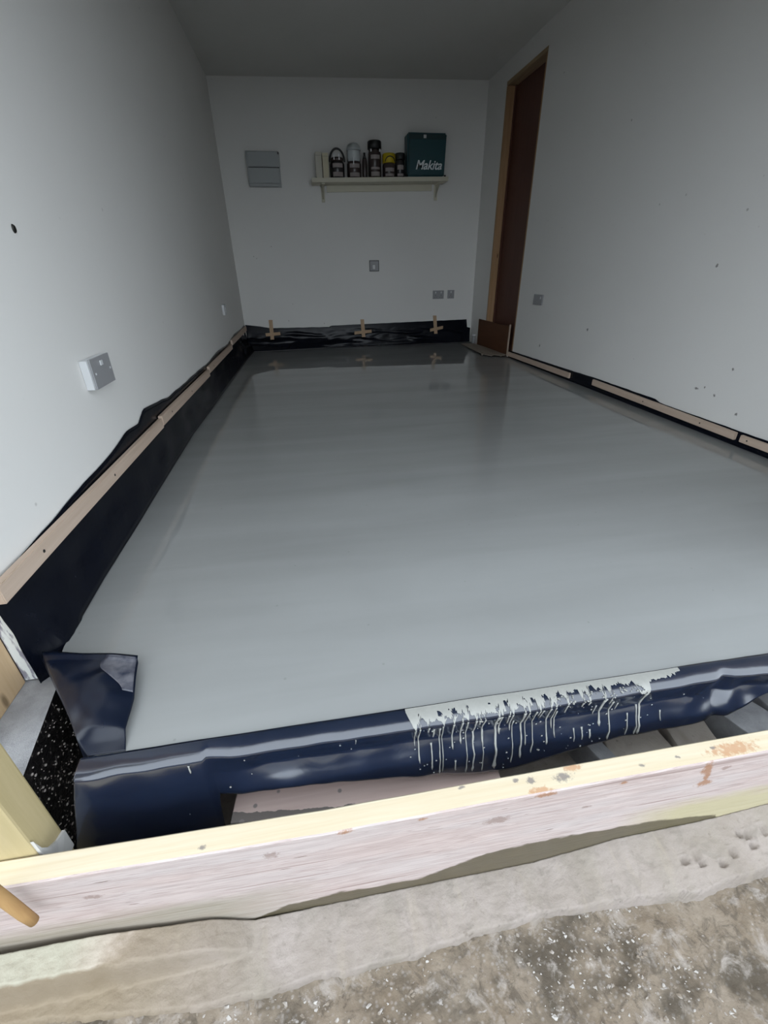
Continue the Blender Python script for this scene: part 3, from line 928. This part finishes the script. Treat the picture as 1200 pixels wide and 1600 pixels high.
def rbatten(y0, y1, za0, za1, zb0, zb1, ks, label):
    r = empty('batten', (XR((y0 + y1) / 2) - .014, (y0 + y1) / 2, (zb0 + zb1) / 2), label, 'batten', 'battens along the right wall')
    bm = bmesh.new()
    d0, d1 = .0075, .022
    hexa(bm, [(XR(y0) - d1, y0, zb0), (XR(y0) - d0, y0, zb0), (XR(y1) - d0, y1, zb1), (XR(y1) - d1, y1, zb1),
              (XR(y0) - d1, y0, za0), (XR(y0) - d0, y0, za0), (XR(y1) - d0, y1, za1), (XR(y1) - d1, y1, za1)])
    bmesh.ops.bevel(bm, geom=bm.edges[:], offset=.002, segments=2, affect='EDGES')
    ws = build('wood_strip', bm, M['batten'], r)
    for k in ks:
        y = y0 + (y1 - y0) * k; z = (za0 + zb0) / 2 * (1 - k) + (za1 + zb1) / 2 * k
        bm = bmesh.new(); q = bmesh.ops.create_cone(bm, cap_ends=True, segments=10, radius1=.004, radius2=.0034, depth=.002)
        for vv in q['verts']: vv.co = Vector((XR(y) - d1 - .0005 - vv.co.z * .5, y + vv.co.x, z + vv.co.y))
        build('screw_head', bm, M['screw'], ws)
rbatten(.70, 1.642, .064, .060, .028, .028, [.96], 'nearest pale batten on the right wall, running out of the picture')
rbatten(1.668, 2.79, .062, .072, .027, .034, [.18, .55], 'middle pale batten on the right wall between two gaps')
rbatten(3.075, 4.145, .058, .049, .020, .012, [], 'farthest pale batten on the right wall, ending at the doorway')

# crosses of two strips on the back sheet
def cross(xc, z0, z1, zh, xl, xr, tilt, lab, dx):
    r = empty('strip_cross', (xc, YB - .01, z0), lab, 'cross', 'crosses of strips along the back wall')
    yb = YB - .034 if False else YB - .030
    bm = bmesh.new()
    v, f = hexa(bm, [(xc - .018 + dx, yb - .004, z0), (xc + .02 + dx, yb - .004, z0), (xc + .02 + dx, yb, z0), (xc - .018 + dx, yb, z0),
                     (xc - .022 - dx, YB - .010, z1), (xc + .018 - dx, YB - .010, z1), (xc + .018 - dx, YB - .004, z1), (xc - .022 - dx, YB - .004, z1)])
    bmesh.ops.bevel(bm, geom=bm.edges[:], offset=.001, segments=1, affect='EDGES')
    us = build('upright_strip', bm, M['strip'], r)
    bm = bmesh.new()
    h = .016; y = yb - .0005
    hexa(bm, [(xl, y, zh - h - tilt), (xr, y, zh - h + tilt), (xr, y + .004, zh - h + tilt), (xl, y + .004, zh - h - tilt),
              (xl, y, zh + h - tilt), (xr, y, zh + h + tilt), (xr, y + .004, zh + h + tilt), (xl, y + .004, zh + h - tilt)])
    bmesh.ops.bevel(bm, geom=bm.edges[:], offset=.001, segments=1, affect='EDGES')
    build('cross_strip', bm, M['strip'], r)
    bm = bmesh.new(); q = bmesh.ops.create_cone(bm, cap_ends=True, segments=10, radius1=.006, radius2=.005, depth=.002)
    for vv in q['verts']: vv.co = Vector((xc - dx + vv.co.x, YB - .0105 + vv.co.z * .5, z1 - .016 + vv.co.y))
    build('nail_head', bm, M['screw'], us)
cross(-.385, .104, .297, .158, -.452, -.296, .004, 'leftmost wooden strip cross pinned over the black plastic at the back wall', -.004)
cross(.602, .097, .275, .148, .505, .696, .007, 'middle wooden strip cross pinned over the black plastic at the back wall', .002)
cross(1.424, .103, .291, .155, 1.363, 1.512, .013, 'rightmost wooden strip cross pinned over the black plastic at the back wall', .006)

# ------------------------------------------------------------------ gap behind the timber: board and bricks
ZB = BASE + .03
bm = bmesh.new()
a = (-.226, .604); ang = PANG
def br(u, w): return (a[0] + u * math.cos(ang) + w * math.sin(ang), a[1] + u * math.sin(ang) - w * math.cos(ang))
L_, W_ = .55, .10
c4 = [br(0, W_), br(L_, W_), br(L_, 0), br(0, 0)]
hexa(bm, [(x, y, -.222) for x, y in c4] + [(x, y, -.200) for x, y in c4])
bmesh.ops.bevel(bm, geom=bm.edges[:], offset=.0015, segments=1, affect='EDGES')
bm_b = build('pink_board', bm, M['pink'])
tag(bm_b, 'pinkish flat board lying in the gap behind the timber, spotted with drips', 'board')
def brick(x, y, sx, sy, z1, rz, lab, seed, m='concrete', z0=ZB, name='brick'):
    bm = bmesh.new()
    add_box(bm, (x - sx / 2, y - sy / 2, z0), (x + sx / 2, y + sy / 2, z1), .004, math.radians(rz))
    bmesh.ops.subdivide_edges(bm, edges=[e for e in bm.edges if e.calc_length() > .03], cuts=3, use_grid_fill=True)
    for v in bm.verts:
        v.co += Vector((nz(v.co.x * 40, v.co.y * 40, seed), nz(v.co.y * 40, v.co.z * 40, seed + 3), nz(v.co.x * 30, v.co.z * 30, seed + 6) * (1 if v.co.z > z0 + .01 else 0))) * .003
    o = build(name, bm, M[m]); tag(o, lab, 'brick', 'bricks in the gap behind the timber')
brick(-.10, .548, .10, .09, -.2235, 6, 'brick under the pink board behind the timber', 2)
brick(.26, .512, .08, .08, -.2235, -4, 'brick under the far end of the pink board', 12)
brick(.582, .553, .040, .12, -.245, 16, 'narrow pale brick offcut in the gap behind the timber', 1, 'pier')
brick(.690, .558, .150, .13, -.262, 3, 'broad dull grey brick beside the narrow offcut', 5)
brick(.828, .560, .105, .13, -.250, -8, 'worn grey brick in the middle of the row behind the timber', 8)
brick(.978, .548, .105, .14, -.222, 22, 'pale rough brick turned askew near the right edge', 11, 'pier')
brick(1.12, .552, .12, .13, -.235, 4, 'brick at the right end of the row behind the timber', 14, 'pier')

# ------------------------------------------------------------------ wall fittings
def plate_back(name, x0, x1, z0, z1, lab, cat, m='grey_plastic', extra=None):
    r = empty(name, ((x0 + x1) / 2, YB, z0), lab, cat)
    box('face_plate', (x0, YB - .010, z0), (x1, YB - .0005, z1), M[m], r, .002)
    if extra == 'frame':
        for q in ((x0 - .004, z0 - .004, x0 + .004, z1 + .004), (x1 - .004, z0 - .004, x1 + .004, z1 + .004), (x0, z1 - .004, x1, z1 + .004), (x0, z0 - .004, x1, z0 + .004)):
            box('dark_rim', (q[0], YB - .012, q[1]), (q[2], YB - .0101, q[3]), M['seam'], r)
        box('rocker', (x0 + .03, YB - .016, z0 + .018), (x0 + .055, YB - .0102, z0 + .055), M['white_plastic'], r, .002)
    if extra == 'socket':
        n = 2 if x1 - x0 > .1 else 1
        for k in range(n):
            cx = x0 + (x1 - x0) * (k + .5) / n
            box('switch', (cx - .006, YB - .0135, z1 - .028), (cx + .006, YB - .0102, z1 - .010), M['white_plastic'], r, .001)
            for px, pz in ((0, .034), (-.011, .016), (.011, .016)):
                box('pin_slot', (cx + px - .003, YB - .0108, z0 + pz - .004), (cx + px + .003, YB - .0101, z0 + pz + .004), M['seam'], r)
    return r
plate_back('light_switch', .697, .791, .738, .832, 'square grey switch plate alone in the middle of the back wall', 'switch', 'grey_plastic', 'frame')
plate_back('double_socket', 1.386, 1.510, .458, .541, 'wide double socket low on the back wall', 'socket', 'grey_plastic', 'socket')
plate_back('single_socket', 1.553, 1.628, .459, .543, 'small single socket right of the double socket on the back wall', 'socket', 'grey_plastic', 'socket')
r = empty('wall_socket', (XR(3.72), 3.72, .475), 'small grey socket plate on the right wall beside the doorway', 'socket')
rbox('face_plate', 3.652, 3.796, .476, .552, -.012, -.0005, M['grey_plastic'], r, .002)
rbox('switch', 3.668, 3.684, .52, .538, -.0145, -.0122, M['white_plastic'], r)
# left wall: grey plate near, thin switch far
r = empty('wall_plate', (XL, 1.51, .439), 'grey box plate with a white side on the near left wall', 'socket')
box('back_box', (XL + .0005, 1.437, .441), (XL + .022, 1.585, .524), M['white_plastic'], r, .002)
fpl = box('face_plate', (XL + .0222, 1.447, .4405), (XL + .027, 1.588, .526), M['grey_plastic'], r, .0015)
box('knob', (XL + .0272, 1.508, .500), (XL + .031, 1.524, .514), M['white_plastic'], fpl, .001)
for y, z in ((1.463, .483), (1.572, .483)):
    box('screw_head', (XL + .0272, y - .003, z - .003), (XL + .0285, y + .003, z + .003), M['white_plastic'], fpl)
r = empty('wall_switch', (XL, 4.07, .44), 'small pale switch plate far along the left wall', 'switch')
box('face_plate', (XL + .0005, 4.005, .443), (XL + .018, 4.105, .520), M['white_plastic'], r, .002)
box('rocker', (XL + .0182, 4.04, .465), (XL + .022, 4.07, .50), M['white_plastic'], r, .001)
bm = bmesh.new(); q = bmesh.ops.create_cone(bm, cap_ends=True, segments=12, radius1=.0075, radius2=.006, depth=.003)
for vv in q['verts']: vv.co = Vector((XL + .0018 + vv.co.z, 1.347 + vv.co.x, .839 + vv.co.y * 1.3))
o = build('wall_plug', bm, M['screw']); tag(o, 'tiny dark plug hole high on the near left wall', 'wall plug')

# meter box
r = empty('fuse_box', (-.265, YB, 1.446), 'grey two-part electrical box on the back wall left of the shelf', 'fuse box')
box('back_case', (-.416, YB - .055, 1.444), (-.122, YB - .0005, 1.706), M['box_grey'], r, .005)
box('upper_cover', (-.402, YB - .063, 1.590), (-.116, YB - .0552, 1.698), M['box_grey'], r, .003)
box('lower_cover', (-.404, YB - .068, 1.468), (-.134, YB - .0552, 1.582), M['box_grey'], r, .003)
box('seam', (-.402, YB - .0575, 1.5825), (-.126, YB - .0552, 1.5895), M['seam'], r)
box('catch', (-.132, YB - .070, 1.682), (-.118, YB - .0632, 1.698), M['seam'], r, .002)
box('bottom_lip', (-.402, YB - .066, 1.446), (-.138, YB - .0552, 1.464), M['box_grey'], r, .002)

# ------------------------------------------------------------------ shelf
def sz(x): return 1.493 + (x - .158) * .0168            # it runs slightly uphill to the right
r = empty('wall_shelf', (.80, YB, 1.45), 'narrow cream shelf on two brackets high on the back wall', 'shelf')
def sbar(name, x0, x1, y0, y1, dz0, dz1, m, par, bev=.002):
    bm = bmesh.new()
    hexa(bm, [(x0, y0, sz(x0) + dz0), (x1, y0, sz(x1) + dz0), (x1, y1, sz(x1) + dz0), (x0, y1, sz(x0) + dz0),
              (x0, y0, sz(x0) + dz1), (x1, y0, sz(x1) + dz1), (x1, y1, sz(x1) + dz1), (x0, y1, sz(x0) + dz1)])
    if bev: bmesh.ops.bevel(bm, geom=bm.edges[:], offset=bev, segments=2, affect='EDGES')
    return build(name, bm, M[m], par)
sbar('shelf_board', .158, 1.448, YB - .200, YB - .001, -.034, 0, 'shelf', r)
sbar('rail', .30, 1.335, YB - .022, YB - .001, -.086, -.0345, 'shelf', r)
for xb in (.262, 1.378):
    bm = bmesh.new()
    z = sz(xb)
    add_box(bm, (xb - .016, YB - .010, z - .165), (xb + .016, YB - .001, z - .035), .001)
    add_box(bm, (xb - .016, YB - .17, z - .044), (xb + .016, YB - .0105, z - .0345), .001)
    hexa(bm, [(xb - .003, YB - .0102, z - .14), (xb + .003, YB - .0102, z - .14), (xb + .003, YB - .0105, z - .045), (xb - .003, YB - .0105, z - .045),
              (xb - .003, YB - .022, z - .14), (xb + .003, YB - .022, z - .14), (xb + .003, YB - .15, z - .045), (xb - .003, YB - .15, z - .045)])
    build('bracket', bm, M['shelf'], r)
YS = YB - .10

def upright(name, x0, x1, h, m, lab, y0=-.17, y1=-.03):
    r = empty(name, ((x0 + x1) / 2, YB + (y0 + y1) / 2, sz((x0 + x1) / 2)), lab, 'carton')
    z = sz(x1) + .0005
    box('carton', (x0, YB + y0, z), (x1, YB + y1, z + h), M[m], r, .002)
    box('flap_seam', (x0 + .004, YB + y0 - .001, z + h * .86), (x1 - .004, YB + y0 - .0001, z + h * .87), M['seam'], r)
upright('carton', .206, .262, .192, 'cream2', 'pale thin carton at the left end of the shelf')
upright('carton', .268, .322, .184, 'cream', 'cream thin carton beside the pale one on the shelf')

def jar(name, x, rad, h, body_m, lab, y=YS, group='jars and pots on the shelf', labels=((.12, .30),)):
    z = sz(x) + .0012
    r = empty(name, (x, y, z), lab, 'jar', group)
    lathe('jar_body', (x, y, z), [(rad * .86, 0), (rad, .008), (rad, h * .86), (rad * .92, h * .94), (rad * .86, h)], M[body_m], r, 24)
    for (a0, a1) in labels:
        bm = bmesh.new(); n = 10; pr_ = None
        for i in range(n + 1):
            a_ = math.radians(-90 - 42 + 84 * i / n)
            p = (x + (rad + .0012) * math.cos(a_), y + (rad + .0012) * math.sin(a_))
            c_ = [bm.verts.new((p[0], p[1], z + h * a0)), bm.verts.new((p[0], p[1], z + h * a1))]
            if pr_: bm.faces.new((pr_[0], c_[0], c_[1], pr_[1]))
            pr_ = c_
        build('paper_label', bm, M['labelp'], r)
    return r, z
# jar with a black looped handle
r, z = jar('handled_jar', .405, .066, .128, 'jar2', 'dark jar with a black looped handle, leftmost jar on the shelf', labels=((.10, .36), (.62, .86)))
nk = lathe('jar_neck', (.405, YS, z + .1285), [(.056, 0), (.058, .022), (.05, .03)], M['jar'], r, 24)
pts = [(.405 + .068 * math.cos(a_), YS - .02, z + .125 + .098 * math.sin(a_)) for a_ in [math.pi * i / 18 for i in range(19)]]
tube('handle', pts, .0085, M['black'], r, 10)
for dx in (-.035, .012):
    box('clip', (.405 + dx, YS - .064, z + .135), (.405 + dx + .009, YS - .0585, z + .185), M['silver'], nk, .001)
# jar with a white dome
r, z = jar('domed_jar', .562, .066, .128, 'jar', 'dark jar under a pale rounded dome on the shelf', labels=((.08, .32), (.60, .84)))
lathe('white_insert', (.562, YS, z + .1285), [(.054, 0), (.060, .03), (.060, .075), (.055, .082)], M['lid_white'], r, 24)
lathe('dome', (.562, YS, z + .211), [(.066, 0), (.066, .012), (.058, .034), (.040, .050), (.015, .057)], M['dome'], r, 24)
for dx in (-.060, .052):
    box('side_strap', (.562 + dx, YS - .012, z + .12), (.562 + dx + .008, YS + .012, z + .21), M['black'], r, .001)
box('clip', (.549, YS - .072, z + .10), (.556, YS - .0672, z + .15), M['silver'], r, .001)
# thin bottle
r, z = jar('thin_bottle', .662, .022, .15, 'jar', 'thin dark bottle between the domed jar and the tall jar', labels=())
lathe('bottle_neck', (.662, YS, z + .1503), [(.018, 0), (.010, .025), (.010, .045)], M['jar2'], r, 16)
# tall jar
r, z = jar('tall_jar', .757, .060, .215, 'jar', 'tallest brown jar with a black lid on the shelf', labels=((.06, .22), (.30, .38), (.66, .80)))
nk = lathe('lid', (.757, YS, z + .2155), [(.056, 0), (.064, .004), (.064, .058), (.058, .064)], M['black'], r, 28)
for dx in (-.046, .036):
    box('clip', (.757 + dx, YS - .058, z + .195), (.757 + dx + .012, YS - .046, z + .214), M['silver'], nk, .001)
# yellow lidded pot
r, z = jar('yellow_lidded_jar', .892, .060, .115, 'jar', 'small brown jar with a bright yellow lid on the shelf', labels=((.10, .28), (.42, .66)))
nk = lathe('lid', (.892, YS, z + .1155), [(.056, 0), (.061, .004), (.061, .062), (.054, .072)], M['yellow'], r, 28)
pts = [(.892 + .044 * math.cos(a_), YS - .064, z + .118 + .042 * math.sin(a_)) for a_ in [math.pi * i / 14 for i in range(15)]]
tube('handle', pts, .004, M['black'], nk, 8)
# squat dark pot
r, z = jar('dark_pot', .997, .043, .14, 'jar2', 'narrow dark pot between the yellow-lidded jar and the teal case', labels=((.10, .24), (.45, .70)))
lathe('lid', (.997, YS, z + .1405), [(.040, 0), (.045, .004), (.045, .045), (.040, .05)], M['black'], r, 24)
# teal tool case with lettering
r = empty('tool_case', (1.235, YB - .10, sz(1.235)), 'teal tool case with white lettering at the right of the shelf', 'tool case')
z0c = sz(1.425) + .0008
cx0, cx1, zt = 1.052, 1.424, z0c + .325
bm = bmesh.new()
hexa(bm, [(cx0 + .006, YB - .175, z0c), (cx1 - .012, YB - .175, z0c), (cx1 - .012, YB - .03, z0c), (cx0 + .006, YB - .03, z0c),
          (cx0, YB - .175, zt), (cx1, YB - .175, zt), (cx1, YB - .03, zt), (cx0, YB - .03, zt)])
bmesh.ops.bevel(bm, geom=bm.edges[:], offset=.012, segments=3, affect='EDGES')
build('case_body', bm, M['teal'], r)
tr = box('top_rim', (cx0 + .012, YB - .1795, zt - .05), (cx1 - .012, YB - .1752, zt - .012), M['teal_d'], r, .002)
box('latch', (cx0 + .150, YB - .184, zt - .043), (cx0 + .176, YB - .1797, zt - .018), M['silver'], tr, .003)
box('side_rib', (cx0 + .014, YB - .1785, z0c + .02), (cx0 + .024, YB - .1752, zt - .055), M['teal_d'], r, .001)
cu = bpy.data.curves.new('lettering', 'FONT')
cu.body = 'Makita'; cu.size = .098; cu.shear = .32; cu.extrude = .0008; cu.offset = .0016; cu.space_character = .98
to = bpy.data.objects.new('lettering_curve', cu); COL.objects.link(to)
bpy.context.view_layer.update()
me = bpy.data.meshes.new_from_object(to.evaluated_get(bpy.context.evaluated_depsgraph_get()))
bpy.data.objects.remove(to, do_unlink=True)
bm = bmesh.new(); bm.from_mesh(me); bpy.data.meshes.remove(me)
mx = max(v.co.x for v in bm.verts); mn = min(v.co.x for v in bm.verts)
sx = .252 / (mx - mn)
for v in bm.verts:
    v.co = Vector((cx0 + .082 + (v.co.x - mn) * sx, YB - .1762 - v.co.z * .6, z0c + .055 + v.co.y))
build('lettering', bm, M['letter'], r)
o = None
bm = bmesh.new(); q = bmesh.ops.create_cone(bm, cap_ends=True, segments=14, radius1=.013, radius2=.009, depth=.03)
for vv in q['verts']: vv.co = Vector((1.434 + vv.co.z * .5, YB - .12 + vv.co.x, sz(1.43) + .0135 + vv.co.y * .9 + vv.co.z * .15))
o = build('black_knob', bm, M['black']); tag(o, 'tiny black cap at the right end of the shelf', 'cap')
